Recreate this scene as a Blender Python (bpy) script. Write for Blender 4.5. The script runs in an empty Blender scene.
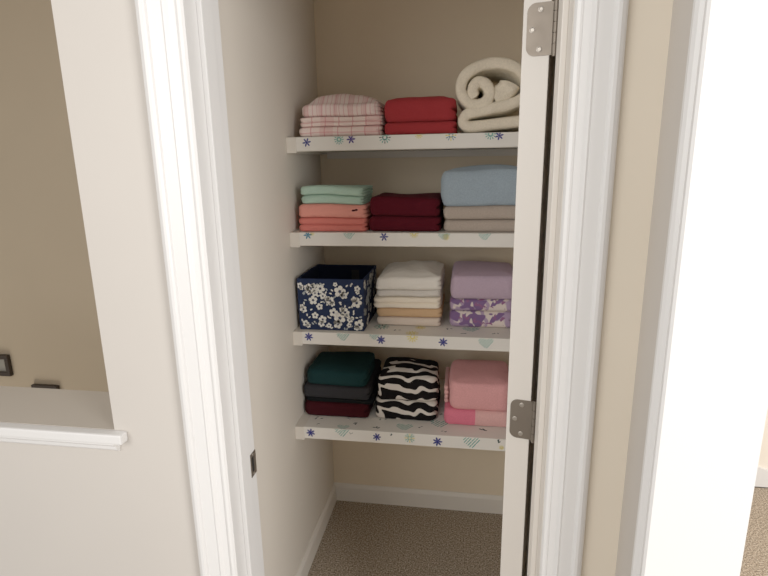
import bpy, bmesh, math, random
from mathutils import Vector, Matrix, noise
C = bpy.context.scene.collection
PI = math.pi

# ------------------------------------------------------------------ helpers
def srgb(r, g, b):
    f = lambda c: (c/255/12.92) if c/255 <= .04045 else ((c/255+.055)/1.055)**2.4
    return (f(r), f(g), f(b), 1)

def newmat(name):
    m = bpy.data.materials.new(name); m.use_nodes = True
    nt = m.node_tree; b = nt.nodes['Principled BSDF']
    return m, nt, b

def N(nt, typ, **kw):
    n = nt.nodes.new(typ)
    for k, v in kw.items():
        if k in n.inputs: n.inputs[k].default_value = v
        else: setattr(n, k, v)
    return n

def paint(name, col, rough=.6, bump=.04, scale=180, var=.02, spec=.3):
    m, nt, b = newmat(name); L = nt.links
    tc = N(nt, 'ShaderNodeTexCoord')
    n1 = N(nt, 'ShaderNodeTexNoise', Scale=3.0); n1.inputs['Detail'].default_value = 3
    L.new(tc.outputs['Object'], n1.inputs['Vector'])
    mix = N(nt, 'ShaderNodeMixRGB'); mix.inputs[1].default_value = col
    mix.inputs[2].default_value = tuple(max(0, c*(1-var*4)) for c in col[:3])+(1,)
    L.new(n1.outputs['Fac'], mix.inputs[0]); L.new(mix.outputs[0], b.inputs['Base Color'])
    n2 = N(nt, 'ShaderNodeTexNoise', Scale=float(scale)); L.new(tc.outputs['Object'], n2.inputs['Vector'])
    bp = N(nt, 'ShaderNodeBump', Strength=bump, Distance=.002)
    L.new(n2.outputs['Fac'], bp.inputs['Height']); L.new(bp.outputs[0], b.inputs['Normal'])
    b.inputs['Roughness'].default_value = rough; b.inputs['Specular IOR Level'].default_value = spec
    return m

def fabric(name, col, dark=.75, scale=500, bump=.5, wr=.35, sheen=.3):
    """woven / terry cloth: fine noise in colour and height plus soft creases"""
    m, nt, b = newmat(name); L = nt.links
    tc = N(nt, 'ShaderNodeTexCoord')
    n1 = N(nt, 'ShaderNodeTexNoise', Scale=float(scale)); n1.inputs['Detail'].default_value = 4
    L.new(tc.outputs['Object'], n1.inputs['Vector'])
    n3 = N(nt, 'ShaderNodeTexNoise', Scale=14.0); n3.inputs['Detail'].default_value = 4; n3.inputs['Distortion'].default_value = .8
    L.new(tc.outputs['Object'], n3.inputs['Vector'])
    mix = N(nt, 'ShaderNodeMixRGB'); mix.inputs[1].default_value = tuple(c*dark for c in col[:3])+(1,)
    mix.inputs[2].default_value = tuple(min(1, c*1.12) for c in col[:3])+(1,)
    L.new(n1.outputs['Fac'], mix.inputs[0]); L.new(mix.outputs[0], b.inputs['Base Color'])
    b1 = N(nt, 'ShaderNodeBump', Strength=bump, Distance=.0015); L.new(n1.outputs['Fac'], b1.inputs['Height'])
    b2 = N(nt, 'ShaderNodeBump', Strength=wr, Distance=.01); L.new(n3.outputs['Fac'], b2.inputs['Height'])
    L.new(b1.outputs[0], b2.inputs['Normal']); L.new(b2.outputs[0], b.inputs['Normal'])
    b.inputs['Roughness'].default_value = .95; b.inputs['Specular IOR Level'].default_value = .1
    b.inputs['Sheen Weight'].default_value = sheen
    b.inputs['Sheen Tint'].default_value = tuple(min(1, c*1.3+.05) for c in col[:3])+(1,)
    m['mix'] = mix.name; m['tc'] = tc.name
    return m

def over(m, fac_socket, col):
    """lay a second colour over the cloth where fac is 1"""
    nt = m.node_tree; b = nt.nodes['Principled BSDF']
    src = b.inputs['Base Color'].links[0].from_socket
    mx = N(nt, 'ShaderNodeMixRGB'); nt.links.new(src, mx.inputs[1]); mx.inputs[2].default_value = col
    nt.links.new(fac_socket, mx.inputs[0]); nt.links.new(mx.outputs[0], b.inputs['Base Color'])

def obj(name, bm, mats, parent=None, loc=(0,0,0), smooth=False, angle=None):
    me = bpy.data.meshes.new(name); bmesh.ops.recalc_face_normals(bm, faces=bm.faces[:]); bm.to_mesh(me); bm.free()
    if not isinstance(mats, (list, tuple)): mats = [mats]
    for m in mats: me.materials.append(m)
    if smooth:
        for p in me.polygons: p.use_smooth = True
    o = bpy.data.objects.new(name, me); C.objects.link(o); o.location = loc
    if parent: o.parent = parent
    return o

def tag(o, label, cat, group=None):
    o['label'] = label; o['category'] = cat
    if group: o['group'] = group
    return o
def struct(name, bm, mats, **k):
    o = obj(name, bm, mats, **k); o['kind'] = 'structure'; return o

def box(bm, x0, x1, y0, y1, z0, z1, mi=0, bev=0):
    r = bmesh.ops.create_cube(bm, size=1)
    vs = r['verts']
    for v in vs:
        v.co = Vector(((x0+x1)/2+v.co.x*(x1-x0), (y0+y1)/2+v.co.y*(y1-y0), (z0+z1)/2+v.co.z*(z1-z0)))
    fs = set(f for v in vs for f in v.link_faces)
    for f in fs: f.material_index = mi
    if bev:
        es = list(set(e for v in vs for e in v.link_edges))
        bmesh.ops.bevel(bm, geom=es, offset=bev, segments=2, affect='EDGES', profile=.6)
    return bm
def B(*a, **k): return box(bmesh.new(), *a, **k)

def poly(bm, pts, mi=0):
    f = bm.faces.new([bm.verts.new(p) for p in pts]); f.material_index = mi; return f

def prism(bm, prof, fn0, fn1, mi=0):
    """closed profile swept between two mapping functions"""
    a = [bm.verts.new(fn0(p)) for p in prof]; b = [bm.verts.new(fn1(p)) for p in prof]
    n = len(prof)
    for i in range(n):
        f = bm.faces.new((a[i], a[(i+1) % n], b[(i+1) % n], b[i])); f.material_index = mi
    f = bm.faces.new(a[::-1]); f.material_index = mi
    f = bm.faces.new(b); f.material_index = mi
    return bm

# ------------------------------------------------------------------ materials
M = {}
M['hall'] = paint('hall_wall_paint', srgb(198, 191, 183), .7)
M['closet'] = paint('closet_wall_paint', srgb(232, 215, 188), .7)
M['ledge'] = paint('hall_wall_paint_dimmed', srgb(190, 180, 167), .7)  # hall paint darkened for the ledge top, shade put into the colour
M['closet_l'] = paint('closet_side_paint', srgb(222, 213, 200), .7)
M['stair'] = paint('stairwell_paint', srgb(188, 172, 148), .75)
M['beige'] = paint('beige_paint', srgb(224, 212, 193), .7)
M['cream'] = paint('cream_paint', srgb(236, 226, 212), .7)
M['trim'] = paint('white_gloss_trim', srgb(221, 219, 217), .35, .015, 60, .004, .5)
M['door'] = paint('white_door_paint', srgb(226, 219, 210), .4, .03, 90, .008, .5)
M['shelf'] = paint('shelf_paint', srgb(222, 214, 202), .5, .03, 90, .01, .4)
M['base'] = paint('baseboard_paint', srgb(224, 217, 206), .45, .02, 90, .01, .4)
M['liner'] = paint('shelf_liner', srgb(228, 223, 214), .45, .02, 120, .01, .4)
M['navyprint'] = paint('navy_print', srgb(44, 48, 126), .5, .01, 90, .03)
M['tealprint'] = paint('teal_print', srgb(70, 160, 146), .5, .01, 90, .03)
M['yelprint'] = paint('yellow_print', srgb(224, 204, 50), .5, .01, 90, .03)
M['darkprint'] = paint('dark_green_print', srgb(58, 78, 76), .5, .01, 90, .03)
M['purpprint'] = paint('purple_print', srgb(72, 50, 130), .5, .01, 90, .03)
M['bluprint'] = paint('blue_print', srgb(62, 128, 158), .5, .01, 90, .03)

def metal(name, col, rough):
    m, nt, b = newmat(name); b.inputs['Base Color'].default_value = col
    b.inputs['Metallic'].default_value = .85; b.inputs['Roughness'].default_value = rough
    tc = N(nt, 'ShaderNodeTexCoord'); n = N(nt, 'ShaderNodeTexNoise', Scale=40.0)
    nt.links.new(tc.outputs['Object'], n.inputs['Vector'])
    r = N(nt, 'ShaderNodeMapRange'); r.inputs[3].default_value = rough-.06; r.inputs[4].default_value = rough+.1
    nt.links.new(n.outputs['Fac'], r.inputs[0]); nt.links.new(r.outputs[0], b.inputs['Roughness'])
    return m
M['nickel'] = metal('satin_nickel', srgb(128, 118, 107), .45)
M['nickel_l'] = metal('bright_nickel', srgb(176, 168, 158), .38)
M['black'] = paint('black_void', srgb(26, 24, 22), .8)
M['glasspic'] = paint('picture_under_glass', srgb(150, 145, 132), .2, .0, 10, .1, .6)
M['frame'] = paint('dark_wood_frame', srgb(52, 42, 34), .4, .05, 60, .05)

def carpet_mat():
    m, nt, b = newmat('speckled_carpet'); L = nt.links
    tc = N(nt, 'ShaderNodeTexCoord')
    n1 = N(nt, 'ShaderNodeTexNoise', Scale=170.0); n1.inputs['Detail'].default_value = 3
    n2 = N(nt, 'ShaderNodeTexVoronoi', Scale=240.0)
    for n in (n1, n2): L.new(tc.outputs['Object'], n.inputs['Vector'])
    cr = N(nt, 'ShaderNodeValToRGB'); e = cr.color_ramp.elements
    e[0].position = .33; e[0].color = srgb(104, 90, 76); e[1].position = .66; e[1].color = srgb(204, 189, 170)
    x = e.new(.5); x.color = srgb(158, 143, 125)
    L.new(n1.outputs['Fac'], cr.inputs[0]); L.new(cr.outputs[0], b.inputs['Base Color'])
    bp = N(nt, 'ShaderNodeBump', Strength=.8, Distance=.004); L.new(n2.outputs['Distance'], bp.inputs['Height'])
    L.new(bp.outputs[0], b.inputs['Normal']); b.inputs['Roughness'].default_value = 1
    b.inputs['Specular IOR Level'].default_value = .05
    return m
M['carpet'] = carpet_mat()

# cloths ------------------------------------------------------------
def stripes(name, base, line, period, width, axis=0, cross=None, gray=None):
    m = fabric(name, base, .85, 450, .3, .35, .15); nt = m.node_tree; L = nt.links
    tc = nt.nodes[m['tc']]; sp = N(nt, 'ShaderNodeSeparateXYZ')
    # a little waviness
    nz = N(nt, 'ShaderNodeTexNoise', Scale=9.0); L.new(tc.outputs['Object'], nz.inputs['Vector'])
    sc = N(nt, 'ShaderNodeVectorMath', operation='SCALE'); sc.inputs['Scale'].default_value = .012
    L.new(nz.outputs['Color'], sc.inputs[0])
    ad = N(nt, 'ShaderNodeVectorMath', operation='ADD'); L.new(tc.outputs['Object'], ad.inputs[0]); L.new(sc.outputs[0], ad.inputs[1])
    L.new(ad.outputs[0], sp.inputs[0])
    def line_fac(ax, per, w, ph=0.):
        a = N(nt, 'ShaderNodeMath', operation='MULTIPLY_ADD'); a.inputs[1].default_value = 1/per; a.inputs[2].default_value = 50+ph
        L.new(sp.outputs[ax], a.inputs[0])
        f = N(nt, 'ShaderNodeMath', operation='FRACT'); L.new(a.outputs[0], f.inputs[0])
        g = N(nt, 'ShaderNodeMath', operation='LESS_THAN'); g.inputs[1].default_value = w; L.new(f.outputs[0], g.inputs[0])
        return g.outputs[0]
    def soft(s, k):
        q = N(nt, 'ShaderNodeMath', operation='MULTIPLY'); q.inputs[1].default_value = k; L.new(s, q.inputs[0]); return q.outputs[0]
    over(m, soft(line_fac(axis, period, width), .6), line)
    over(m, soft(line_fac(axis, period*3.3, .3, .4), .28), line)
    if cross: over(m, soft(line_fac(1, cross, width, .2), .5), line); over(m, soft(line_fac(2, cross*.45, .22, .1), .45), line)
    return m
M['pinkcheck'] = stripes('pink_striped_cloth', srgb(240, 218, 212), srgb(206, 112, 122), .0150, .14)
M['pinkplaid'] = stripes('pink_plaid_cloth', srgb(242, 220, 212), srgb(212, 122, 128), .046, .08, 0, .04)
M['red'] = fabric('red_cloth', srgb(162, 50, 54), .72, 420, .35)
M['cream_f'] = fabric('cream_fleece', srgb(236, 223, 200), .82, 200, 1., .9)
M['mint'] = fabric('mint_cloth', srgb(172, 202, 184), .82, 420, .3)
M['salmon'] = fabric('salmon_cloth', srgb(230, 148, 134), .82, 420, .3)
M['coral'] = fabric('coral_cloth', srgb(216, 118, 108), .82, 420, .3)
M['maroon'] = fabric('maroon_cloth', srgb(76, 18, 28), .7, 420, .3, .3, .12)
M['bluegrey'] = fabric('blue_grey_fleece', srgb(154, 170, 182), .7, 260, .9, .35)
M['taupe'] = fabric('taupe_knit', srgb(178, 163, 150), .7, 300, .9, .3)
M['white_c'] = fabric('white_cotton', srgb(232, 226, 216), .92, 500, .15, .7, .1)
M['grey_c'] = fabric('pale_grey_cotton', srgb(214, 208, 200), .9, 500, .15, .6, .1)
M['cream_c'] = fabric('cream_cotton', srgb(244, 230, 210), .92, 500, .15, .7, .1)
M['tan_c'] = fabric('tan_cotton', srgb(208, 170, 130), .88, 500, .2, .5, .1)
M['beige_c'] = fabric('pale_beige_cotton', srgb(222, 204, 188), .9, 500, .15, .4, .1)
M['lilac'] = fabric('lilac_terry', srgb(190, 166, 184), .75, 300, .8, .3)
M['teal'] = fabric('dark_teal_knit', srgb(25, 52, 54), .65, 300, .5, .3, .12)
M['charcoal'] = fabric('charcoal_knit', srgb(48, 48, 51), .7, 300, .5, .3, .08)
M['blackish'] = fabric('black_green_cloth', srgb(22, 24, 26), .7, 300, .4, .3, .05)
M['wine'] = fabric('dark_wine_cloth', srgb(58, 18, 24), .7, 300, .4, .3, .08)
M['pink'] = fabric('rose_pink_fleece', srgb(228, 160, 160), .76, 260, .9, .4)
M['hotpink'] = fabric('hot_pink_terry', srgb(226, 116, 138), .76, 300, .8, .3)
M['palepink'] = fabric('pale_pink_print', srgb(226, 172, 168), .76, 300, .6, .3)

def blotch(name, base, cols, scale, th):
    m = fabric(name, base, .88, 420, .3, .35, .12); nt = m.node_tree; L = nt.links
    tc = nt.nodes[m['tc']]
    for i, (c, s, t) in enumerate(cols):
        mp = N(nt, 'ShaderNodeMapping'); mp.inputs['Location'].default_value = (i*3.7, i*1.3, i*2.1)
        L.new(tc.outputs['Object'], mp.inputs[0])
        n = N(nt, 'ShaderNodeTexNoise', Scale=s); n.inputs['Detail'].default_value = 1.2; n.inputs['Distortion'].default_value = .9
        L.new(mp.outputs[0], n.inputs['Vector'])
        g = N(nt, 'ShaderNodeMapRange'); g.inputs[1].default_value = t; g.inputs[2].default_value = t+.025
        L.new(n.outputs['Fac'], g.inputs[0]); over(m, g.outputs[0], c)
    return m
M['floral'] = blotch('purple_floral_cloth', srgb(220, 205, 196), [(srgb(166, 142, 170), 15., .50), (srgb(118, 90, 134), 21., .545), (srgb(140, 90, 128), 40., .62)], 1, 1)

def zebra_mat(name, ph):
    m = fabric(name, srgb(20, 19, 20), .8, 420, .3, .3, .05); nt = m.node_tree; L = nt.links
    tc = nt.nodes[m['tc']]
    # stripes run across the cloth: phase follows the depth on top and the height at the front
    mp = N(nt, 'ShaderNodeMapping'); mp.inputs['Location'].default_value = (0, 0, ph)
    L.new(tc.outputs['Object'], mp.inputs[0])
    sp = N(nt, 'ShaderNodeSeparateXYZ'); L.new(mp.outputs[0], sp.inputs[0])
    nz = N(nt, 'ShaderNodeTexNoise', Scale=9.0); nz.inputs['Detail'].default_value = 1.0; nz.inputs['Distortion'].default_value = .9
    L.new(mp.outputs[0], nz.inputs['Vector'])
    a = N(nt, 'ShaderNodeMath', operation='MULTIPLY_ADD'); a.inputs[1].default_value = .62
    L.new(sp.outputs[1], a.inputs[0]); L.new(sp.outputs[2], a.inputs[2])
    k = N(nt, 'ShaderNodeMath', operation='MULTIPLY_ADD'); k.inputs[1].default_value = .10
    L.new(nz.outputs['Fac'], k.inputs[0]); L.new(a.outputs[0], k.inputs[2])
    s = N(nt, 'ShaderNodeMath', operation='MULTIPLY'); s.inputs[1].default_value = 1/.044; L.new(k.outputs[0], s.inputs[0])
    f = N(nt, 'ShaderNodeMath', operation='FRACT'); L.new(s.outputs[0], f.inputs[0])
    g = N(nt, 'ShaderNodeMath', operation='LESS_THAN'); g.inputs[1].default_value = .37; L.new(f.outputs[0], g.inputs[0])
    c = N(nt, 'ShaderNodeMath', operation='LESS_THAN'); c.inputs[1].default_value = .135; L.new(sp.outputs[1], c.inputs[0])
    e = N(nt, 'ShaderNodeMath', operation='MULTIPLY'); L.new(c.outputs[0], e.inputs[0]); L.new(g.outputs[0], e.inputs[1])
    over(m, e.outputs[0], srgb(214, 206, 196))
    return m
M['zebra'] = zebra_mat('zebra_stripe_cloth', 0.)
M['zebra2'] = zebra_mat('zebra_stripe_cloth_lower', .013)
M['boxnavy'] = fabric('navy_canvas', srgb(36, 46, 72), .8, 500, .3, .1, .1)
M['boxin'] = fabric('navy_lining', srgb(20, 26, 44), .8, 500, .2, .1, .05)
M['flower'] = paint('white_flower_print', srgb(228, 226, 218), .7, .02, 90, .02)
M['flower_d'] = paint('flower_centre_print', srgb(60, 62, 92), .7, .02, 90, .02)
M['flower_g'] = paint('grey_leaf_print', srgb(170, 176, 178), .7, .02, 90, .02)

# ------------------------------------------------------------------ setting
Y0 = .905      # hall face of the wall
YI = 1.03      # closet face of the wall
XL = -.471; XR = .149   # jamb faces
CX0, CX1 = -.603, .33   # closet inside
CY = 2.167
H = 2.44

struct('floor', B(-.9, 3.4, -2.6, 2.75, -.06, 0), M['carpet'])
struct('ceiling', B(-.72, .405, YI, CY+.1, H, H+.06), M['cream'])
# wall left of the closet door, with the opening to the stairwell
bm = B(-.719, XL-.012, Y0, YI, 0, H)
box(bm, -.719, CX0-.005, YI, 1.07, 0, H)
struct('wall_front', bm, M['hall'])
bm = B(XR+.012, .289, Y0, YI, 0, H)
box(bm, XL-.012, XR+.012, Y0, YI, 2.06, H)
struct('wall_front_right', bm, M['beige'])
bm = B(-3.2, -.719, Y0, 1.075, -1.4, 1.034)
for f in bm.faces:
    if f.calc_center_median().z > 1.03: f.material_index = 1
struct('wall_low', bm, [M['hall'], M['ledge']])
struct('ceiling_sky_block', B(-4.7, -.71, 1.1, 2.5, 2.5, 2.56), M['stair'])  # out of view, added to block the sky and darken the upper wall
struct('wall_closet_left', B(-.70, CX0, YI, CY, 0, H), M['closet_l'])
struct('wall_closet_back', B(-.70, .405, CY, CY+.1, 0, H), M['closet'])
struct('wall_closet_right', B(CX1, .405, YI, CY, 0, H), M['closet'])
# stairwell
struct('wall_stairwell', B(-4.6, -.71, 2.4, 2.5, -1.6, 2.9), M['stair'])
struct('wall_stairwell_left', B(-4.7, -4.6, Y0, 2.5, -1.6, 2.9), M['stair'])
struct('floor_stairwell', B(-4.6, -.9, 1.1, 2.4, -1.66, -1.6), M['carpet'])
# wall on the right with the doorway
bm = B(.289, .405, .752, YI, 0, H)
struct('wall_right', bm, M['hall'])
struct('wall_right_near', B(.289, .42, -2.6, -.14, 0, H), M['hall'])
struct('wall_room_back', B(.405, 3.4, 2.537, 2.65, 0, H), M['cream'])
struct('wall_room_right', B(3.3, 3.4, .9, 2.65, 0, H), M['cream'])

# casing profile: u from the opening outwards, t = thickness
CAS = [(0,0),(0,.008),(.003,.011),(.008,.012),(.0115,.0105),(.013,.0085),(.024,.0095),(.028,.013),(.0305,.0145),
       (.034,.0125),(.036,.0125),(.056,.0135),(.058,.0165),(.061,.0185),(.066,.0185),(.072,.0155),(.076,.012),(.076,0)]
def casing(bm, x_in, sgn, w=1.0, ztop=2.06, x_opp=None):
    prism(bm, CAS, lambda p: Vector((x_in+sgn*p[0]*w, Y0-p[1]*1.3, 0)), lambda p: Vector((x_in+sgn*p[0]*w, Y0-p[1]*1.3, ztop+p[0]*w)))
bm = bmesh.new(); casing(bm, XL+.001, -1, 1.09)
struct('trim_1', bm, M['trim'])
bm = bmesh.new(); casing(bm, XR+.001, 1, .97)
struct('trim_2', bm, M['trim'])
bm = bmesh.new()
prism(bm, CAS, lambda p: Vector((XL-p[0]*1.09, Y0-p[1], 2.06+p[0]*1.05)), lambda p: Vector((XR+p[0]*.97, Y0-p[1], 2.06+p[0])))
struct('trim_3', bm, M['trim'])
# jambs with door stop
bm = B(XL-.012, XL, Y0-.006, YI, 0, 2.05); box(bm, XL, XL+.010, Y0+.035, .984, 0, 2.04, bev=.002)
jl = struct('trim_4', bm, M['trim'])
bm = B(XR, XR+.012, Y0-.006, YI, 0, 2.05); box(bm, XR-.010, XR, Y0+.035, .984, 0, 2.04, bev=.002)
struct('trim_5', bm, M['door'])
bm = B(XL-.012, XR+.012, Y0-.006, YI, 2.05, 2.06); box(bm, XL, XR, Y0+.035, .984, 2.04, 2.05)
struct('trim_6', bm, M['trim'])
# strike plate on the left jamb
bm = bmesh.new()
xs = XL+.0012
def plate(bm, y0, y1, z0, z1, t): box(bm, XL-.001, XL+t, y0, y1, z0, z1)
plate(bm, 1.003, 1.031, .925, .934, .0015); plate(bm, 1.003, 1.031, .878, .888, .0015)
plate(bm, 1.003, 1.008, .888, .925, .0015); plate(bm, 1.020, 1.031, .888, .925, .0015)
sp_ = obj('strike_plate', bm, M['nickel'], jl); sp_['label'] = 'satin nickel strike plate let into the left jamb'
obj('latch_hole', B(XL-.001, XL+.0006, 1.008, 1.020, .888, .925), M['black'], sp_)
for z in (.8825, .9300):
    bm = bmesh.new(); bmesh.ops.create_cone(bm, segments=12, radius1=.0032, radius2=.0028, depth=.001, cap_ends=True,
        matrix=Matrix.Translation((XL+.0018, 1.016, z)) @ Matrix.Rotation(PI/2, 4, 'Y'))
    obj('screw', bm, M['nickel_l'], sp_)

# ledge cap and apron on the half wall
bm = B(-3.2, -.690, .882, Y0+.0, 1.012, 1.034, bev=.004)
prism(bm, [(0,.010),(-.004,.010),(-.010,.016),(-.012,.024),(-.018,.030),(-.018,.034),(0,.034)],
      lambda p: Vector((-3.2, Y0+p[0], .978+p[1])), lambda p: Vector((-.712, Y0+p[0], .978+p[1])))
struct('trim_7', bm, M['trim'])

# baseboards in closet
BP = [(0,0),(.012,0),(.012,.070),(.009,.078),(.007,.082),(.004,.088),(0,.088)]
bm = prism(bmesh.new(), BP, lambda p: Vector((CX0+p[0], YI, p[1])), lambda p: Vector((CX0+p[0], CY-.012, p[1])))
struct('baseboard_left', bm, M['base'])
bm = prism(bmesh.new(), BP, lambda p: Vector((CX0, CY-p[0], p[1])), lambda p: Vector((CX1, CY-p[0], p[1])))
struct('baseboard_back', bm, M['base'])
bm = prism(bmesh.new(), BP, lambda p: Vector((CX1-p[0], YI, p[1])), lambda p: Vector((CX1-p[0], CY-.012, p[1])))
struct('baseboard_right', bm, M['base'])
# sloping white skirt board in the far room
bm = bmesh.new()
a = [(.42,0),(3.3,0),(3.3,.012),(1.70,.012),(1.395,.105),(.42,.105)]
prism(bm, a, lambda p: Vector((p[0], 2.537, p[1]+.006)), lambda p: Vector((p[0], 2.520, p[1]+.006)))
box(bm, .42, 3.3, 2.523, 2.530, 0, .006, mi=1)
struct('baseboard_room', bm, [M['trim'], M['black']])

# right doorway: casing on the hall face and the wide jamb
RC = [(0,0),(0,.010),(.003,.0135),(.009,.014),(.012,.0115),(.016,.0095),(.019,.0105),(.022,.0155),(.027,.019),(.034,.019),(.039,.015),(.0425,.008),(.0425,0)]
bm = prism(bmesh.new(), RC, lambda p: Vector((.289-p[1], .7405+p[0]*.92, 0)), lambda p: Vector((.289-p[1], .7405+p[0]*.92, 2.1)))
struct('trim_8', bm, M['trim'])
struct('trim_9', B(.289, .411, .7405, .752, 0, 2.08), M['trim'])

# ------------------------------------------------------------------ closet door, open inwards
PIN = Vector((.1345, 1.034, 0)); ANG = math.radians(-102)
T = .0475
bm = bmesh.new()
W0, W1 = -.604, -.0035
box(bm, W0, W1, -T, 0, .012, 2.035, bev=.0015)
door = obj('door_1', bm, M['door'], loc=PIN); door.rotation_euler = (0, 0, ANG); door['kind'] = 'structure'
for (z0, z1) in ((.22, .86), (1.04, 1.90)):
    for x0, x1 in ((W0+.09, -.325), (-.275, W1-.09)):
        for yy, s in ((-T, -1), (0, 1)):
            bm = bmesh.new()
            ring = [(0, .001), (.012, .006), (.022, .0015), (.034, .0015), (.05, .004)]
            prev = None
            for ins, h in ring:
                cur = [bm.verts.new((x, yy+s*h, z)) for x, z in ((x0+ins, z0+ins), (x1-ins, z0+ins), (x1-ins, z1-ins), (x0+ins, z1-ins))]
                if prev:
                    for i in range(4): bm.faces.new((prev[i], prev[(i+1) % 4], cur[(i+1) % 4], cur[i]))
                prev = cur
            bm.faces.new(prev)
            obj('door_panel', bm, M['door'], door)
def lathe(prof, seg=20):
    bm = bmesh.new(); rings = []
    for r, h in prof: rings.append([bm.verts.new((r*math.cos(2*PI*i/seg), r*math.sin(2*PI*i/seg), h)) for i in range(seg)])
    for a, b in zip(rings, rings[1:]):
        for i in range(seg): bm.faces.new((a[i], a[(i+1) % seg], b[(i+1) % seg], b[i]))
    bm.faces.new(rings[0][::-1]); bm.faces.new(rings[-1]); return bm
for s in (-1, 1):
    bm = lathe([(.026, 0), (.026, .004), (.012, .008), (.010, .020), (.017, .026), (.021, .034), (.018, .043), (.008, .046)])
    bm.transform(Matrix.Translation((W0+.06, -T if s < 0 else 0, .94)) @ Matrix.Rotation(PI/2 if s < 0 else -PI/2, 4, 'X'))
    k = obj('door_knob', bm, M['nickel'], door, smooth=True)
HH = .0865
for zc in (.33, 1.042, 1.7895):
    bm = bmesh.new(); out = []
    def arc(cy, cz, r, a0, a1, n=7): return [(cy+r*math.cos(a0+(a1-a0)*i/n), cz+r*math.sin(a0+(a1-a0)*i/n)) for i in range(n+1)]
    r = .015; yl, yr = -.0405, .0045
    out = arc(yl+r, HH/2-r, r, PI/2, PI) + arc(yl+r, -HH/2+r, r, PI, 1.5*PI) + [(yr, -HH/2), (yr, HH/2)]
    prism(bm, out, lambda p: Vector((W1-.001, p[0], p[1]+zc)), lambda p: Vector((W1+.0018, p[0], p[1]+zc)))
    hg = obj('hinge', bm, M['nickel'], door)
    hg['label'] = 'satin nickel butt hinge with rounded leaf corners'
    for (y, z) in ((-.0175, .0325), (-.0305, 0.), (-.0175, -.0325)):
        bm = lathe([(.0050, 0), (.0050, .0006), (.0036, .0010), (.0030, .0002)], 16)
        bm.transform(Matrix.Translation((W1+.0018, y, zc+z)) @ Matrix.Rotation(PI/2, 4, 'Y'))
        obj('screw', bm, M['nickel_l'], hg, smooth=False)
    # five knuckles on the pin and small end tips
    bm = bmesh.new(); n = 5; seg = HH/n
    for i in range(n):
        q = bmesh.ops.create_cone(bm, segments=18, radius1=.0052, radius2=.0052, depth=seg-.0012, cap_ends=True,
            matrix=Matrix.Translation((0.0005, .0085, zc-HH/2+seg*(i+.5))))
    for s in (-1, 1):
        bmesh.ops.create_cone(bm, segments=18, radius1=.0040, radius2=.0040, depth=.004, cap_ends=True, matrix=Matrix.Translation((0.0005, .0085, zc+s*(HH/2+.001))))
    bmesh.ops.create_cone(bm, segments=12, radius1=.0034, radius2=.0034, depth=HH, cap_ends=True, matrix=Matrix.Translation((0.0005, .0085, zc)))
    obj('knuckle', bm, M['nickel'], hg)
    # leaf fixed to the jamb, edge-on
    obj('jamb_leaf', B(XR-.002, XR+.0005, .990, 1.034, zc-HH/2, zc+HH/2), M['nickel'], bpy.data.objects['trim_5'])

# ------------------------------------------------------------------ shelves with printed liner
SH = {1: (1.651, 1.757), 2: (1.337, 1.737), 3: (.990, 1.710), 4: (.642, 1.674)}
TH = .0455
rnd = random.Random(4)
def ell(P, cu, cv, a, b, ang, n=8):
    """small ellipse outline in (u,v), mapped by P"""
    c, s = math.cos(ang), math.sin(ang)
    return [P(cu+a*math.cos(2*PI*i/n)*c-b*math.sin(2*PI*i/n)*s, cv+a*math.cos(2*PI*i/n)*s+b*math.sin(2*PI*i/n)*c) for i in range(n)]
def daisy(bm, P, u, v, r, mi, n=6, ph=.2, fat=.17):
    for k in range(n):
        a = ph+2*PI*k/n
        poly(bm, ell(P, u+math.cos(a)*r*.6, v+math.sin(a)*r*.6, r*.46, r*fat*1.15, a), mi)
    poly(bm, ell(P, u, v, r*.22, r*.22, 0), mi)
def burst(bm, P, u, v, r, mi, n=12, mi2=None, half=False):
    for k in range(n):
        a = (PI+PI*k/(n-1)) if half else 2*PI*k/n
        for q, ln in ((.38, .16), (.78, .2)):
            poly(bm, ell(P, u+math.cos(a)*r*q, v+math.sin(a)*r*q, r*ln*1.15, r*.09, a, 6), mi2 if (mi2 and k % 3 == 0) else mi)
def heart(bm, P, u, v, r, mi):
    """hatched leaf heart: slanting strokes clipped to a rounded heart"""
    def inside(x, y):
        x /= r; y = y/r
        return (x*x+(y-.15)**2 < .95 and y < .15) and (abs(x) < (y+1.05)*1.0) or ((abs(x)-.48)**2+(y-.12)**2 < .27)
    for k in range(-6, 7):
        off = k*r*.3; run = None
        for t in range(-24, 25):
            s = t/24*r*1.5
            x = off*.7+s*.62; y = -off*.7+s*.78
            ok = inside(x, y) and (t+k*5) % 13 != 0
            if ok and run is None: run = (x, y)
            if (not ok or t == 24) and run is not None:
                x1, y1 = x, y
                if math.hypot(x1-run[0], y1-run[1]) > r*.14:
                    w = r*.045
                    poly(bm, [P(u+run[0]-w, v+run[1]+w*.8), P(u+run[0]+w, v+run[1]-w*.8), P(u+x1+w, v+y1-w*.8), P(u+x1-w, v+y1+w*.8)], mi)
                run = None
def leafs(bm, P, u, v, r, mi):
    for k in range(3):
        a = rnd.uniform(0, PI)
        poly(bm, ell(P, u+rnd.uniform(-1, 1)*r, v+rnd.uniform(-.5, .5)*r, r*.45, r*.2, a, 7), mi)
NV, TL, YE, DK, PU, BL = 1, 2, 3, 4, 5, 6
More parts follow.
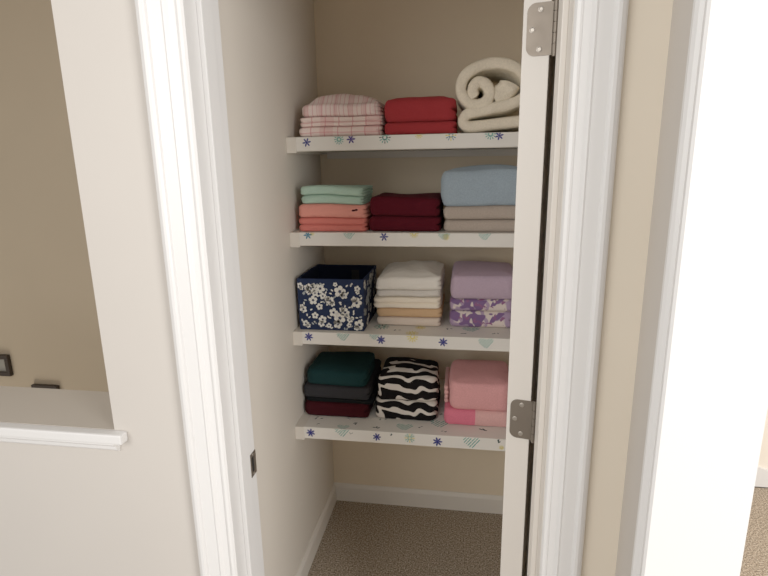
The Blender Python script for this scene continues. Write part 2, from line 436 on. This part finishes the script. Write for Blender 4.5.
marks = {
 1: [('d', -.533, 1.633, .013, NV), ('b', -.423, 1.640, .017, TL), ('d', -.383, 1.640, .013, PU), ('b', -.271, 1.643, .020, TL, DK), ('b', -.161, 1.650, .014, YE),
     ('b', -.059, 1.645, .018, BL, YE), ('b', .064, 1.646, .018, TL), ('d', .091, 1.640, .012, NV), ('b', .19, 1.64, .018, TL)],
 2: [('d', -.539, 1.328, .013, BL), ('b', -.523, 1.333, .008, YE), ('h', -.395, 1.331, .020, TL), ('d', -.276, 1.323, .013, NV), ('b', -.175, 1.334, .015, YE),
     ('h', -.077, 1.331, .020, TL), ('b', -.070, 1.324, .012, YE), ('h', .054, 1.331, .020, TL), ('d', .2, 1.32, .012, NV)],
 3: [('d', -.545, .972, .014, NV), ('h', -.422, .980, .022, TL), ('h', -.312, .984, .017, TL), ('d', -.288, .970, .014, NV), ('b', -.179, .985, .020, YE),
     ('d', -.075, .970, .014, NV), ('h', .067, .974, .024, TL), ('d', .2, .97, .013, NV)],
 4: [('d', -.545, .620, .0145, NV), ('h', -.429, .634, .026, TL), ('d', -.303, .620, .0135, NV), ('b', -.186, .624, .019, TL, YE), ('d', -.089, .617, .015, NV),
     ('h', .027, .625, .028, TL), ('l', .123, .634, .013, DK), ('b', .129, .610, .009, YE), ('l', -.247, .634, .008, DK), ('l', -.395, .628, .006, DK)]}
tops = {
 3: [('b', -.299, 1.795, .03, TL, DK), ('h', .018, 1.80, .03, TL), ('l', -.058, 1.795, .012, DK), ('l', -.009, 1.747, .012, DK), ('b', -.183, 1.735, .024, YE), ('b', -.16, 1.80, .02, YE), ('l', -.24, 1.76, .012, DK), ('l', .10, 1.76, .012, DK)],
 4: [('h', -.21, 1.720, .030, TL), ('h', -.086, 1.76, .034, TL), ('l', -.093, 1.832, .012, DK), ('l', -.522, 1.70, .008, DK), ('l', -.53, 1.746, .014, DK), ('l', -.379, 1.723, .015, DK),
     ('l', -.316, 1.705, .015, DK), ('l', -.294, 1.765, .012, DK), ('l', -.15, 1.724, .01, DK), ('l', -.069, 1.701, .01, DK), ('l', .059, 1.732, .018, DK), ('l', -.42, 1.755, .008, NV), ('h', -.429, 1.690, .022, TL)]}
names = {1: 'topmost of four', 2: 'second from top', 3: 'third from top', 4: 'lowest of four'}
def draw(bm, P, L):
    for m in L:
        k, u, v, r, mi = m[:5]
        if k == 'd': daisy(bm, P, u, v, r*1.1, mi, 7 if i > 2 else 6, rnd.uniform(0, .7))
        elif k == 'b': burst(bm, P, u, v, r, mi, 12, m[5] if len(m) > 5 else None)
        elif k == 'h': heart(bm, P, u, v, r, mi)
        else: leafs(bm, P, u, v, r, mi)
LM = [M[k] for k in ('liner', 'navyprint', 'tealprint', 'yelprint', 'darkprint', 'purpprint', 'bluprint')]
for i, (z, yf) in SH.items():
    root = bpy.data.objects.new('shelf', None); C.objects.link(root); root.location = (-.13, yf, z-TH)
    onit = {1: 'holding the cream roll', 2: 'holding mint and maroon towels', 3: 'holding the navy flowered box', 4: 'holding the zebra striped cloth'}[i]
    tag(root, 'white closet shelf in printed liner, %s, %s' % (names[i], onit), 'shelf', 'lined closet shelves')
    inv = Matrix.Translation(-root.location)
    def part(n, bm, m):
        bm.transform(inv); return obj(n, bm, m, root)
    part('board', B(-.569, .300, yf+.002, CY-.020, z-TH+.001, z-.0016, bev=.001), M['shelf'])
    # liner: sheet over the top and down the front edge
    bm = bmesh.new()
    prism(bm, [(yf+.002, z-TH+.001), (yf+.002, z-.0016), (CY-.020, z-.0016), (CY-.020, z-.0006), (yf+.0015, z-.0006), (yf+.0002, z-.0018), (yf+.0002, z-TH+.001)],
          lambda p: Vector((-.5692, p[0], p[1])), lambda p: Vector((.3, p[0], p[1])))
    fronts = lambda u, v: Vector((u, yf-.0004, min(v, z-.0015))) if v > z-TH+.002 else Vector((u, yf-.0004, z-TH+.002))
    draw(bm, fronts, [m for m in marks[i]])
    if i in tops: draw(bm, lambda u, v: Vector((u, max(v, yf+.0015), z-.0002)), tops[i])
    part('shelf_liner', bm, LM)
    part('side_cleat', B(CX0, -.5695, yf-.001, CY-.001, z-.052, z-.001, bev=.0015), M['shelf'])
    part('side_cleat', B(.3003, CX1, yf-.001, CY-.001, z-.052, z-.001, bev=.0015), M['shelf'])
    part('back_cleat', B(-.569, .300, CY-.019, CY-.001, z-.070, z-.001, bev=.0015), M['shelf'])
    if True:
        bm = prism(bmesh.new(), [(yf+.003, z-TH-.001), (yf+.003, z-TH+.0008), (yf+.01, z-TH+.0008), (yf+.01, z-TH-.001)],
             lambda p: Vector((-.569, p[0], p[1])), lambda p: Vector((.3, p[0], p[1])))
        part('edge_strip', bm, M['shelf'])

# ------------------------------------------------------------------ folded cloth
class Pile:
    """one stack: shares a gentle wave so that the layers nest"""
    def __init__(s, zb, zt, y0, y1, amp=.006, rise=0., seed=0, f=7.):
        s.zb, s.zt, s.y0, s.y1, s.amp, s.rise, s.seed, s.f = zb, zt, y0, y1, amp, rise, seed, f
    def dz(s, x, y, z):
        t = max(0, (z-s.zb)/(s.zt-s.zb))
        n = noise.noise(Vector((x*s.f+s.seed*7.3, y*s.f*.6, s.seed*3.1)))
        fy = min(1, max(0, (y-s.y0)/(s.y1-s.y0)))
        return t*(s.amp*n*1.6+s.rise*fy)
def folded(name, mat, pile, x0, x1, y0, y1, z0, z1, label, cat, group=None, nf=1, ns=2, rc=.02, crown=0., seed=1, wob=.003,
           shear=0., shrink=0., rot=0., wr=0., mats2=None, split=None, taper=0., notch=1., dome=False):
    bm = bmesh.new(); cx, cy = (x0+x1)/2, (y0+y1)/2; hx, hy = (x1-x0)/2, (y1-y0)/2; h = z1-z0
    K = 10*max(nf, ns)
    # perimeter, clockwise from mid front
    per = []
    def seg(a, b, n): return [(a[0]+(b[0]-a[0])*i/n, a[1]+(b[1]-a[1])*i/n) for i in range(n)]
    def cor(cx_, cy_, a0): return [(cx_+rc*math.cos(a0+PI/2*i/5), cy_+rc*math.sin(a0+PI/2*i/5)) for i in range(5)]
    per += seg((-hx+rc, -hy), (hx-rc, -hy), 26); per += cor(hx-rc, -hy+rc, -PI/2)
    per += seg((hx, -hy+rc), (hx, hy-rc), 26);   per += cor(hx-rc, hy-rc, 0)
    per += seg((hx-rc, hy), (-hx+rc, hy), 26);   per += cor(-hx+rc, hy-rc, PI/2)
    per += seg((-hx, hy-rc), (-hx, -hy+rc), 26); per += cor(-hx+rc, -hy+rc, PI)
    P = len(per)
    def dirn(p):
        vx = p[0]-max(-hx+rc, min(hx-rc, p[0])); vy = p[1]-max(-hy+rc, min(hy-rc, p[1]))
        l = math.hypot(vx, vy) or 1; return vx/l, vy/l
    dirs = [dirn(p) for p in per]
    def sc(t, n):
        tt = (t*n) % 1.0 if 0 < t < 1 else (0. if t <= 0 else 1.)
        q = abs(2*tt-1)
        return 1-math.sqrt(max(0, 1-q**3.4))
    sd = seed*11.7
    def wv(x, y, z):
        """final local->world wobble"""
        X, Y, Z = x+cx, y+cy, z
        n = Vector((noise.noise(Vector((X*9+sd, Y*5, Z*14))), noise.noise(Vector((X*9, Y*5+sd, Z*14+5))), 0))
        return n*wob
    rings = []
    def cloth_z(X, Y, Z): return Z+pile.dz(X, Y, Z)
    ca, sa = math.cos(rot), math.sin(rot)
    def place(x, y, z, s=1.):
        t = (z-z0)/h
        x += shear*t; x *= 1-taper*t
        X = cx+x*ca-y*sa; Y = cy+x*sa+y*ca
        Z = cloth_z(X, Y, z); w = wv(x, y, z)
        return Vector((X+w.x, Y+w.y, Z))
    rf = h/nf/2; rs = h/ns/2
    base_in = lambda j, t: (lambda wfr: (sc(t, nf)*min(rf, .016)*wfr + sc(t, ns)*min(rs*1.25, .02)*notch*(1-wfr)))(min(1, max(0, -dirs[j][1])**2+max(0, -dirs[j][0])**2))
    # vertical rings; sample denser near notches
    ts = sorted(set([0., 1.]+[round(i/K, 4) for i in range(K+1)]+[round((i+.03)/ns, 4) for i in range(ns)]+[round((i+.97)/ns, 4) for i in range(ns)]))
    for t in ts:
        ring = []
        for j, p in enumerate(per):
            ins = base_in(j, t) + shrink*t*max(0, dirs[j][0])
            fray = (noise.noise(Vector((p[0]*30+sd, p[1]*30, t*ns*1.3)))*.0018) if ns > 1 else 0
            ring.append(bm.verts.new(place(p[0]-dirs[j][0]*(ins+fray), p[1]-dirs[j][1]*(ins+fray), z0+h*t)))
        rings.append(ring)
    for a, b in zip(rings, rings[1:]):
        for j in range(P): bm.faces.new((a[j], a[(j+1) % P], b[(j+1) % P], b[j]))
    for t, up in ((0., 0), (1., 1)):
        prev = rings[-1] if up else rings[0]
        for s in (.96, .9, .8, .68, .55, .4, .25, .1):
            ring = []
            for j, p in enumerate(per):
                ins = base_in(j, t)
                x, y = (p[0]-dirs[j][0]*ins)*s, (p[1]-dirs[j][1]*ins)*s
                v = place(x, y, z0+h*t)
                if up:
                    e = 1-s**4
                    v.z += crown*((1-(x/hx)**2*.93)*(1-(y/hy)**4) if dome else (1-max(abs(x/hx)**3, abs(y/hy)**3))) * min(1, e*1.6) + e*wr*(1+noise.noise(Vector((x*22+sd, y*14, 3.3)))*1.5)
                ring.append(bm.verts.new(v))
            for j in range(P):
                q = (prev[j], prev[(j+1) % P], ring[(j+1) % P], ring[j])
                bm.faces.new(q if up else q[::-1])
            prev = ring
        bm.faces.new(prev if up else prev[::-1])
    mats = [mat]
    if mats2:
        mats.append(mats2)
        for f in bm.faces:
            if f.calc_center_median().x > split: f.material_index = 1
    loc = Vector((cx, y0, z0)); bm.transform(Matrix.Translation(-loc))
    o = obj(name, bm, mats, None, loc, smooth=True)
    return tag(o, label, cat, group)

# shelf 1 -----------------------------------------------------------
z1 = SH[1][0]
p = Pile(z1, 1.795, 1.775, 2.08, .007, 0, 1)
g = 'pink checked bedding on the top shelf'
folded('folded_sheet', M['pinkplaid'], p, -.567, -.286, 1.772, 2.07, z1, z1+.032, 'pink plaid folded sheet directly on top shelf, bottom of three', 'sheet', g, 1, 2, seed=2)
folded('folded_sheet', M['pinkplaid'], p, -.562, -.283, 1.776, 2.06, z1+.0325, z1+.062, 'pink plaid folded sheet, middle of three in pile on top shelf', 'sheet', g, 2, 3, seed=3)
o = folded('folded_sheet', M['pinkcheck'], p, -.556, -.282, 1.772, 2.05, z1+.063, z1+.102, 'puffy pink striped folded sheet crowning its pile on top shelf', 'sheet', g, 1, 3, rc=.035, crown=.040, seed=4, dome=True, wob=.006, shrink=.012, wr=.003)
t = obj('care_tag', B(.060, .079, .001, .003, .010, .019), M['cream'], o); t.rotation_euler = (0, 0, 0)
t2 = obj('care_mark', B(.066, .072, .0002, .0012, .012, .015), M['black'], t)
p = Pile(z1, 1.765, 1.775, 2.08, .006, 0, 5)
folded('folded_towel', M['red'], p, -.277, -.044, 1.775, 2.06, z1, z1+.038, 'lower red folded towel lying on top shelf beside cream roll', 'towel', 'red towels on the top shelf', 1, 2, seed=5)
folded('folded_towel', M['red'], p, -.276, -.047, 1.775, 2.05, z1+.0385, z1+.108, 'thicker red folded towel lying on another red one', 'towel', 'red towels on the top shelf', 1, 2, rc=.025, crown=.010, seed=6, wob=.004, shear=-.0, wr=.002)

# cream comforter: a thick band rolled up
path = [(482,228),(468,205),(472,172),(500,152),(535,168),(552,205),(540,243),(505,262),(462,256),(428,228),(410,185),(425,130),(475,88),(545,68),(620,72),(685,100),(725,150),
        (735,205),(705,245),(640,270),(560,284),(480,297),(440,312),(425,345),(450,370),(520,368),(620,356),(760,345)]
def topx(q): return Vector((-.051+(q[0]-380)/4.8*.00307, 0, 1.649+(400-q[1])/4.8*.00296))
def catmull(pts, n=6):
    out = []
    for i in range(len(pts)-1):
        p0, p1, p2, p3 = pts[max(0, i-1)], pts[i], pts[i+1], pts[min(len(pts)-1, i+2)]
        for k in range(n):
            t = k/n
            out.append(.5*((2*p1)+(-p0+p2)*t+(2*p0-5*p1+4*p2-p3)*t*t+(-p0+3*p1-3*p2+p3)*t**3))
    out.append(pts[-1]); return out
def band(bm, pts, h0, L0, L1, hs=None, seed=0):
    """thick cloth ribbon: rounded section, half thickness h0, from y=L0 to y=L1"""
    cl = catmull(pts); n = len(cl); yc = (L0+L1)/2; ly = (L1-L0)/2; prev = None; S = 28
    rings = []
    for i, c in enumerate(cl):
        a = cl[max(0, i-1)]; b = cl[min(n-1, i+1)]; d = (b-a).normalized(); nn = Vector((-d.z, 0, d.x))
        h = h0*(hs(i/(n-1)) if hs else 1)*(1+.10*noise.noise(Vector((i*.16, seed, 0))))
        e = min(1, (i+.6)/2.5, (n-1-i+.6)/2.5); h *= math.sqrt(e)
        ring = []
        for k in range(S):
            th = 2*PI*k/S; cc, ss = math.cos(th), math.sin(th)
            u = math.copysign(abs(cc)**.75, cc)*h
            # long side with rounded ends of radius h
            yy = math.copysign(abs(ss)**.6, ss)
            y = yy*h*1.1+math.copysign(ly-h*1.1, ss) if abs(ss) > 1e-6 else 0
            if abs(ss) < 1e-6: y = 0
            w = noise.noise(Vector((c.x*14, y*9, c.z*14+seed)))*.003
            ring.append(bm.verts.new(c+nn*(u+w)+Vector((0, yc+y+noise.noise(Vector((i*.12, seed+2, k*.1)))*.004, 0))))
        rings.append(ring)
    for a, b in zip(rings, rings[1:]):
        for k in range(S): bm.faces.new((a[k], a[(k+1) % S], b[(k+1) % S], b[k]))
    bm.faces.new(rings[0][::-1]); bm.faces.new(rings[-1])
bm = bmesh.new()
band(bm, [topx(q) for q in path], .0178, 1.782, 2.10, seed=1)
band(bm, [topx(q) for q in ((575,232),(612,212),(640,185),(652,160))], .033, 1.788, 2.09, seed=4)
loc = Vector((.06, 1.78, z1)); bm.transform(Matrix.Translation(-loc))
zmin = min(v.co.z for v in bm.verts)
for v in bm.verts: v.co.z -= zmin-.0005
tag(obj('rolled_comforter', bm, M['cream_f'], None, loc, smooth=True), 'thick cream comforter rolled up on the top shelf beside red towels', 'comforter')

# shelf 2 -----------------------------------------------------------
z2 = SH[2][0]
p = Pile(z2, 1.494, 1.755, 2.04, .006, -.008, 11)
folded('folded_towel', M['coral'], p, -.579, -.338, 1.755, 2.03, z2, z2+.046, 'coral red folded towel at the bottom under the salmon one', 'towel', None, 2, 3, seed=11)
o = folded('folded_towel', M['salmon'], p, -.577, -.340, 1.753, 2.02, z2+.0465, z2+.091, 'salmon folded towel with tiny dark bow, between mint and coral towels', 'towel', None, 1, 3, seed=12, wob=.003)
bm = bmesh.new()
bmesh.ops.create_icosphere(bm, subdivisions=2, radius=.0030, matrix=Matrix.Translation((.082, -.001, .026)))
for s in (-1, 1):
    bmesh.ops.create_icosphere(bm, subdivisions=2, radius=.0042, matrix=Matrix.Translation((.082+s*.0055, -.0005, .0265+s*.001)) @ Matrix.Diagonal((1.2, .5, .8, 1)))
obj('bow', bm, M['wine'], o, smooth=True)
folded('folded_towel', M['mint'], p, -.566, -.349, 1.758, 1.96, z2+.0915, z2+.120, 'mint green folded towel lying on the salmon towel', 'towel', 'mint towels on the second shelf', 1, 3, seed=13)
folded('folded_towel', M['mint'], p, -.568, -.348, 1.755, 1.97, z2+.1205, z2+.150, 'topmost mint green folded towel in the left pile of second shelf', 'towel', 'mint towels on the second shelf', 1, 3, seed=14, crown=.001)
p = Pile(z2, 1.456, 1.755, 2.05, .006, 0, 15)
folded('folded_towel', M['maroon'], p, -.332, -.089, 1.758, 2.05, z2, z2+.051, 'lower dark maroon folded towel resting on second shelf', 'towel', 'maroon towels on the second shelf', 1, 2, seed=15)
folded('folded_towel', M['maroon'], p, -.329, -.092, 1.758, 2.04, z2+.0515, z2+.115, 'upper dark maroon folded towel lying on its matching twin', 'towel', 'maroon towels on the second shelf', 1, 2, seed=16, crown=.004)
p = Pile(z2, 1.545, 1.755, 2.06, .010, 0, 19, 5.)
folded('folded_blanket', M['taupe'], p, -.079, .19, 1.757, 2.07, z2, z2+.039, 'taupe knit folded blanket lying directly on second shelf', 'blanket', 'taupe blankets on the second shelf', 1, 2, seed=17)
folded('folded_blanket', M['taupe'], p, -.080, .19, 1.755, 2.06, z2+.0405, z2+.083, 'taupe knit folded blanket right beneath the blue grey one', 'blanket', 'taupe blankets on the second shelf', 1, 2, seed=18)
folded('folded_blanket', M['bluegrey'], p, -.092, .20, 1.755, 2.08, z2+.0835, z2+.196, 'thick blue grey fleece blanket on top of taupe blankets', 'blanket', None, 1, 3, rc=.035, crown=.012, seed=19, wob=.006, notch=.5)

# shelf 3 -----------------------------------------------------------
z3 = SH[3][0]
# flowered storage box (open top)
bx = bpy.data.objects.new('storage_box', None); C.objects.link(bx); bx.location = (-.468, 1.737, z3)
tag(bx, 'open navy blue storage box with white flower print', 'box')
wt, wb, dp, hh = .1190, .1155, .262, .185
def boxpt(u, v, face, off=0.):
    """u 0..1 across, v 0..1 up on the outer faces"""
    w = wb+(wt-wb)*v; d = dp
    if face == 'f': return Vector((-w+2*w*u, -off, hh*v))
    if face == 'r': return Vector((w+off, d*u, hh*v))
def flower(bm, P, u, v, r, a0, mi=1, mc=2, asp=1.):
    for k in range(5):
        a = a0+2*PI*k/5
        poly(bm, [P(u+(math.cos(a)*r*.62+math.cos(t)*r*.40)*asp, v+math.sin(a)*r*.62+math.sin(t)*r*.40) for t in [2*PI*i/8 for i in range(8)]], mi)
    poly(bm, [P(u+math.cos(t)*r*.16*asp, v+math.sin(t)*r*.16, 1) for t in [2*PI*i/7 for i in range(7)]], mc)
bm = bmesh.new()
th = .004
o8 = [(-wb, 0), (wb, 0), (wb, dp), (-wb, dp)]; t8 = [(-wt, 0), (wt, 0), (wt, dp), (-wt, dp)]
ob = [bm.verts.new((x, y, 0)) for x, y in o8]; ot = [bm.verts.new((x, y, hh)) for x, y in t8]
it = [bm.verts.new((x*(wt-th)/wt, th if y == 0 else y-th, hh)) for x, y in t8]
ib = [bm.verts.new((x*(wb-th)/wb, th if y == 0 else y-th, .004)) for x, y in o8]
for i in range(4):
    j = (i+1) % 4
    bm.faces.new((ob[i], ob[j], ot[j], ot[i])); f = bm.faces.new((ot[i], ot[j], it[j], it[i])); 
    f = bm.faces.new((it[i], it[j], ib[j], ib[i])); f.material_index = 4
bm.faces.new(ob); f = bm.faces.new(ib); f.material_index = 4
A = .235/.1825
fr = random.Random(8)
def Pf(u, v, k=0): u = min(max(u, .008), .992); v = min(max(v, .008), .985); return boxpt(u, v, 'f', .0004+.0003*k)
def Pr(u, v, k=0): u = min(max(u, .008), .992); v = min(max(v, .008), .985); return boxpt(u, v, 'r', .0004+.0003*k)
cl = [(190,245,20,1),(150,240,16,0),(185,200,16,0),(140,210,18,0),(360,345,16,0),(425,400,12,0),(300,310,16,0),(265,280,16,0),(320,430,14,0),(395,385,14,0),(165,215,30,0),(225,215,28,0),(175,290,26,0),(240,262,20,0),(350,232,34,0),(375,255,22,0),(455,300,30,0),(440,280,18,0),(285,290,26,0),(215,330,20,0),(108,350,22,0),(183,387,20,0),
      (232,412,24,0),(222,440,20,0),(305,365,26,0),(380,362,26,0),(345,400,34,0),(330,440,26,0),(410,410,18,0),(470,440,30,0),(455,460,18,0),(118,440,20,0),(135,455,14,0),(95,200,20,0),(105,215,12,0),(460,212,18,0),(462,235,12,0),(322,188,13,0),(272,450,16,0),(405,445,15,0),(100,330,13,0)]
for (px, py, r, q) in cl:
    u = (px-78)/422; v = 1-(py-155)/325; rr = r/325*.98
    flower(bm, Pf, u, v, rr*1.12, fr.uniform(0, 2), 1, 2, 1/A)
for (px, py) in [(120,245),(260,240),(290,245),(300,225),(265,220),(125,290),(115,310),(160,350),(130,385),(280,400),(270,395),(395,195),(425,185),(420,192),(230,185),(245,190),(205,190),(350,300),(352,310),(480,255),(485,270),(435,355),(435,370),(380,325),(360,335),(410,330),(425,325),(180,430),(185,435),(255,455),(290,465),(375,468),(390,468),(420,450),(320,265),(310,270),(165,440),(95,420),(455,395),(480,390),(485,410),(145,400),(100,365),(230,300),(245,300),(265,315),(400,240),(210,262),(130,235),(115,250)]:
    u = (px-78)/422; v = 1-(py-155)/325
    a = fr.uniform(0, PI); r = .029
    poly(bm, [Pf(u+(math.cos(t)*math.cos(a)*r-math.sin(t)*math.sin(a)*r*.5)/A, v+math.cos(t)*math.sin(a)*r+math.sin(t)*math.cos(a)*r*.5) for t in [2*PI*i/7 for i in range(7)]], 1 if fr.random() < .6 else 3)
for i in range(34):
    flower(bm, Pr, fr.random(), fr.random(), fr.uniform(.05, .11), fr.uniform(0, 2), 1 if fr.random() < .6 else 3, 2, .72)
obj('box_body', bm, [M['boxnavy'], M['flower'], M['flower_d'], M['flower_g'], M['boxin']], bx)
bm = bmesh.new(); box(bm, .020, .050, dp-.0055, dp-.0042, .125, .165)
obj('card_holder', bm, M['charcoal'], bx)

p = Pile(z3, 1.195, 1.81, 2.09, .009, .005, 21, 8.)
folded('folded_shirt', M['beige_c'], p, -.321, -.089, 1.808, 2.07, z3, z3+.032, 'pale beige folded cotton at the bottom of the white pile', 'folded cloth', None, 1, 2, seed=21)
folded('folded_shirt', M['tan_c'], p, -.320, -.086, 1.808, 2.07, z3+.0325, z3+.067, 'tan brown folded cotton in the middle shelf pile of whites', 'folded cloth', None, 1, 2, seed=22)
folded('folded_shirt', M['cream_c'], p, -.331, -.090, 1.803, 2.07, z3+.0675, z3+.107, 'cream folded shirt lying on the tan cotton', 'folded cloth', None, 2, 3, seed=23, wob=.006)
folded('folded_shirt', M['grey_c'], p, -.319, -.088, 1.810, 2.07, z3+.1075, z3+.133, 'pale grey folded shirt under the top white shirt', 'folded cloth', None, 1, 3, seed=24, wob=.006)
folded('folded_shirt', M['white_c'], p, -.326, -.086, 1.803, 2.05, z3+.1335, z3+.182, 'off white folded shirt on top of pile beside flowered box', 'folded cloth', None, 1, 3, rc=.02, crown=.010, seed=25, wob=.008, wr=.004, taper=.05)
p = Pile(z3, 1.20, 1.815, 2.09, .007, .006, 26, 5.)
g = 'purple floral cloths on the third shelf'
folded('folded_cloth', M['floral'], p, -.058, .163, 1.816, 2.08, z3, z3+.060, 'purple floral folded cloth resting directly on the third shelf', 'folded cloth', g, 1, 2, seed=26)
folded('folded_cloth', M['floral'], p, -.056, .166, 1.816, 2.08, z3+.0605, z3+.104, 'purple floral folded cloth just beneath the lilac towel', 'folded cloth', g, 1, 2, seed=27)
folded('folded_towel', M['lilac'], p, -.056, .170, 1.812, 2.07, z3+.1045, z3+.190, 'thick lilac folded towel on top of purple floral cloths', 'towel', None, 1, 2, rc=.028, crown=.008, seed=28, wob=.004, notch=.6)

# shelf 4 -----------------------------------------------------------
z4 = SH[4][0]
p = Pile(z4, .83, 1.755, 2.05, .011, .003, 31, 5.)
folded('folded_sweater', M['wine'], p, -.594, -.350, 1.754, 2.03, z4, z4+.055, 'dark wine folded sweater at the bottom left of lowest shelf', 'sweater', None, 1, 2, seed=31)
folded('folded_sweater', M['blackish'], p, -.588, -.332, 1.764, 2.05, z4+.0555, z4+.074, 'thin black folded garment between wine and charcoal sweaters', 'sweater', None, 1, 2, seed=32)
folded('folded_sweater', M['charcoal'], p, -.594, -.344, 1.753, 2.05, z4+.0745, z4+.124, 'charcoal grey folded sweater beneath the dark teal one', 'sweater', None, 1, 2, seed=33, wob=.004)
folded('folded_sweater', M['teal'], p, -.584, -.352, 1.757, 1.97, z4+.1245, z4+.184, 'dark teal folded sweater topping the left pile, lowest shelf', 'sweater', None, 1, 2, rc=.03, crown=.008, seed=34, wob=.006, notch=.6)
p = Pile(z4, .83, 1.765, 2.05, .007, .0, 41, 8.)
folded('folded_blanket', M['zebra2'], p, -.330, -.098, 1.762, 2.01, z4, z4+.072, 'lower black and white zebra striped blanket on lowest shelf', 'blanket', 'zebra striped blankets', 1, 2, rc=.03, seed=41, wob=.007)
folded('folded_blanket', M['zebra'], p, -.325, -.097, 1.768, 1.98, z4+.0725, z4+.164, 'upper zebra striped blanket folded on its matching one', 'blanket', 'zebra striped blankets', 1, 3, rc=.04, crown=.010, seed=42, wob=.010, wr=.004, taper=.06, notch=.6)
p = Pile(z4, .80, 1.76, 2.05, .004, .010, 51, 5.)
folded('folded_towel', M['hotpink'], p, -.072, .165, 1.748, 2.00, z4, z4+.062, 'folded towel, hot pink left and pale pink right, under pink fleece', 'towel', None, 1, 2, rc=.025, seed=51, wob=.004, mats2=M['palepink'], split=.037)
folded('folded_blanket', M['palepink'], p, -.0735, -.0575, 1.80, 1.98, z4+.0625, z4+.128, 'pale pink folded cloth peeking out left behind pink fleece', 'blanket', None, 4, 4, rc=.006, seed=52)
folded('folded_blanket', M['pink'], p, -.055, .165, 1.744, 1.97, z4+.0625, z4+.166, 'plush rose pink fleece blanket on top at right, lowest shelf', 'blanket', None, 1, 2, rc=.035, crown=.008, seed=53, wob=.005, notch=.5)

# ------------------------------------------------------------------ pictures in the stairwell
def picture(x0, x1, z0, z1, label):
    y = 2.4
    r = bpy.data.objects.new('picture_frame', None); C.objects.link(r); r.location = ((x0+x1)/2, y, z0)
    tag(r, label, 'picture frame', 'dark picture frames in the stairwell')
    w = (x1-x0)/2; h = z1-z0; b = .024
    bm = B(-w, w, -.022, 0, 0, b, bev=.003); box(bm, -w, w, -.022, 0, h-b, h, bev=.003)
    box(bm, -w, -w+b, -.022, 0, b, h-b, bev=.003); box(bm, w-b, w, -.022, 0, b, h-b, bev=.003)
    obj('frame', bm, M['frame'], r)
    obj('picture', B(-w+b, w-b, -.010, -.004, b, h-b), M['glasspic'], r)
picture(-2.640, -2.478, .443, .566, 'small dark framed picture, higher one on stairwell wall')
picture(-2.362, -2.203, .22, .400, 'lower dark framed picture, only its top edge showing above ledge')

# ------------------------------------------------------------------ light
def area(name, loc, target, size, power, col, sy=None):
    l = bpy.data.lights.new(name, 'AREA'); l.energy = power; l.color = col; l.size = size
    if sy: l.shape = 'RECTANGLE'; l.size_y = sy
    o = bpy.data.objects.new(name, l); C.objects.link(o); o.location = loc
    o.rotation_euler = (Vector(target)-Vector(loc)).to_track_quat('-Z', 'Y').to_euler(); return o
area('window_light', (2.0, -1.15, 1.6), (-.5, 1.3, 1.2), 1.1, 74, (1, .985, .965), 1.5)
area('hall_fill', (-1.2, -1.2, 1.9), (.15, 1.1, 1.1), 1.4, 26, (1, .97, .93))  # added fill from behind the camera, brightens closet and right wall
area('room_light', (2.2, 1.2, 2.3), (1.8, 2.3, .3), .8, 24, (1, .97, .93))
area('stairwell_fill', (-2.8, 1.5, -1.0), (-2.6, 2.4, .3), .8, 11, (1, .93, .82))  # added low down to lighten the lower part of the stairwell wall
w = bpy.data.worlds.new('world'); bpy.context.scene.world = w; w.use_nodes = True
w.node_tree.nodes['Background'].inputs[0].default_value = (1, .97, .93, 1)
w.node_tree.nodes['Background'].inputs[1].default_value = .48

# ------------------------------------------------------------------ camera
cam = bpy.data.cameras.new('camera'); co = bpy.data.objects.new('camera', cam); C.objects.link(co)
cam.sensor_width = 36; cam.lens = 530/768*36; cam.clip_start = .02
p_, y_, r_ = .235689, .159064, -.016508
f = Vector((-math.sin(y_)*math.cos(p_), math.cos(y_)*math.cos(p_), -math.sin(p_)))
rt = Vector((math.cos(y_), math.sin(y_), 0)); up = rt.cross(f)
rt2 = rt*math.cos(r_)+up*math.sin(r_); up2 = -rt*math.sin(r_)+up*math.cos(r_)
mw = Matrix((( rt2.x, up2.x, -f.x, 0), (rt2.y, up2.y, -f.y, 0), (rt2.z, up2.z, -f.z, 1.57), (0, 0, 0, 1)))
co.matrix_world = mw
bpy.context.scene.camera = co
vs = bpy.context.scene.view_settings
vs.view_transform = 'Standard'; vs.look = 'None'; vs.exposure = .12; vs.gamma = 1.22
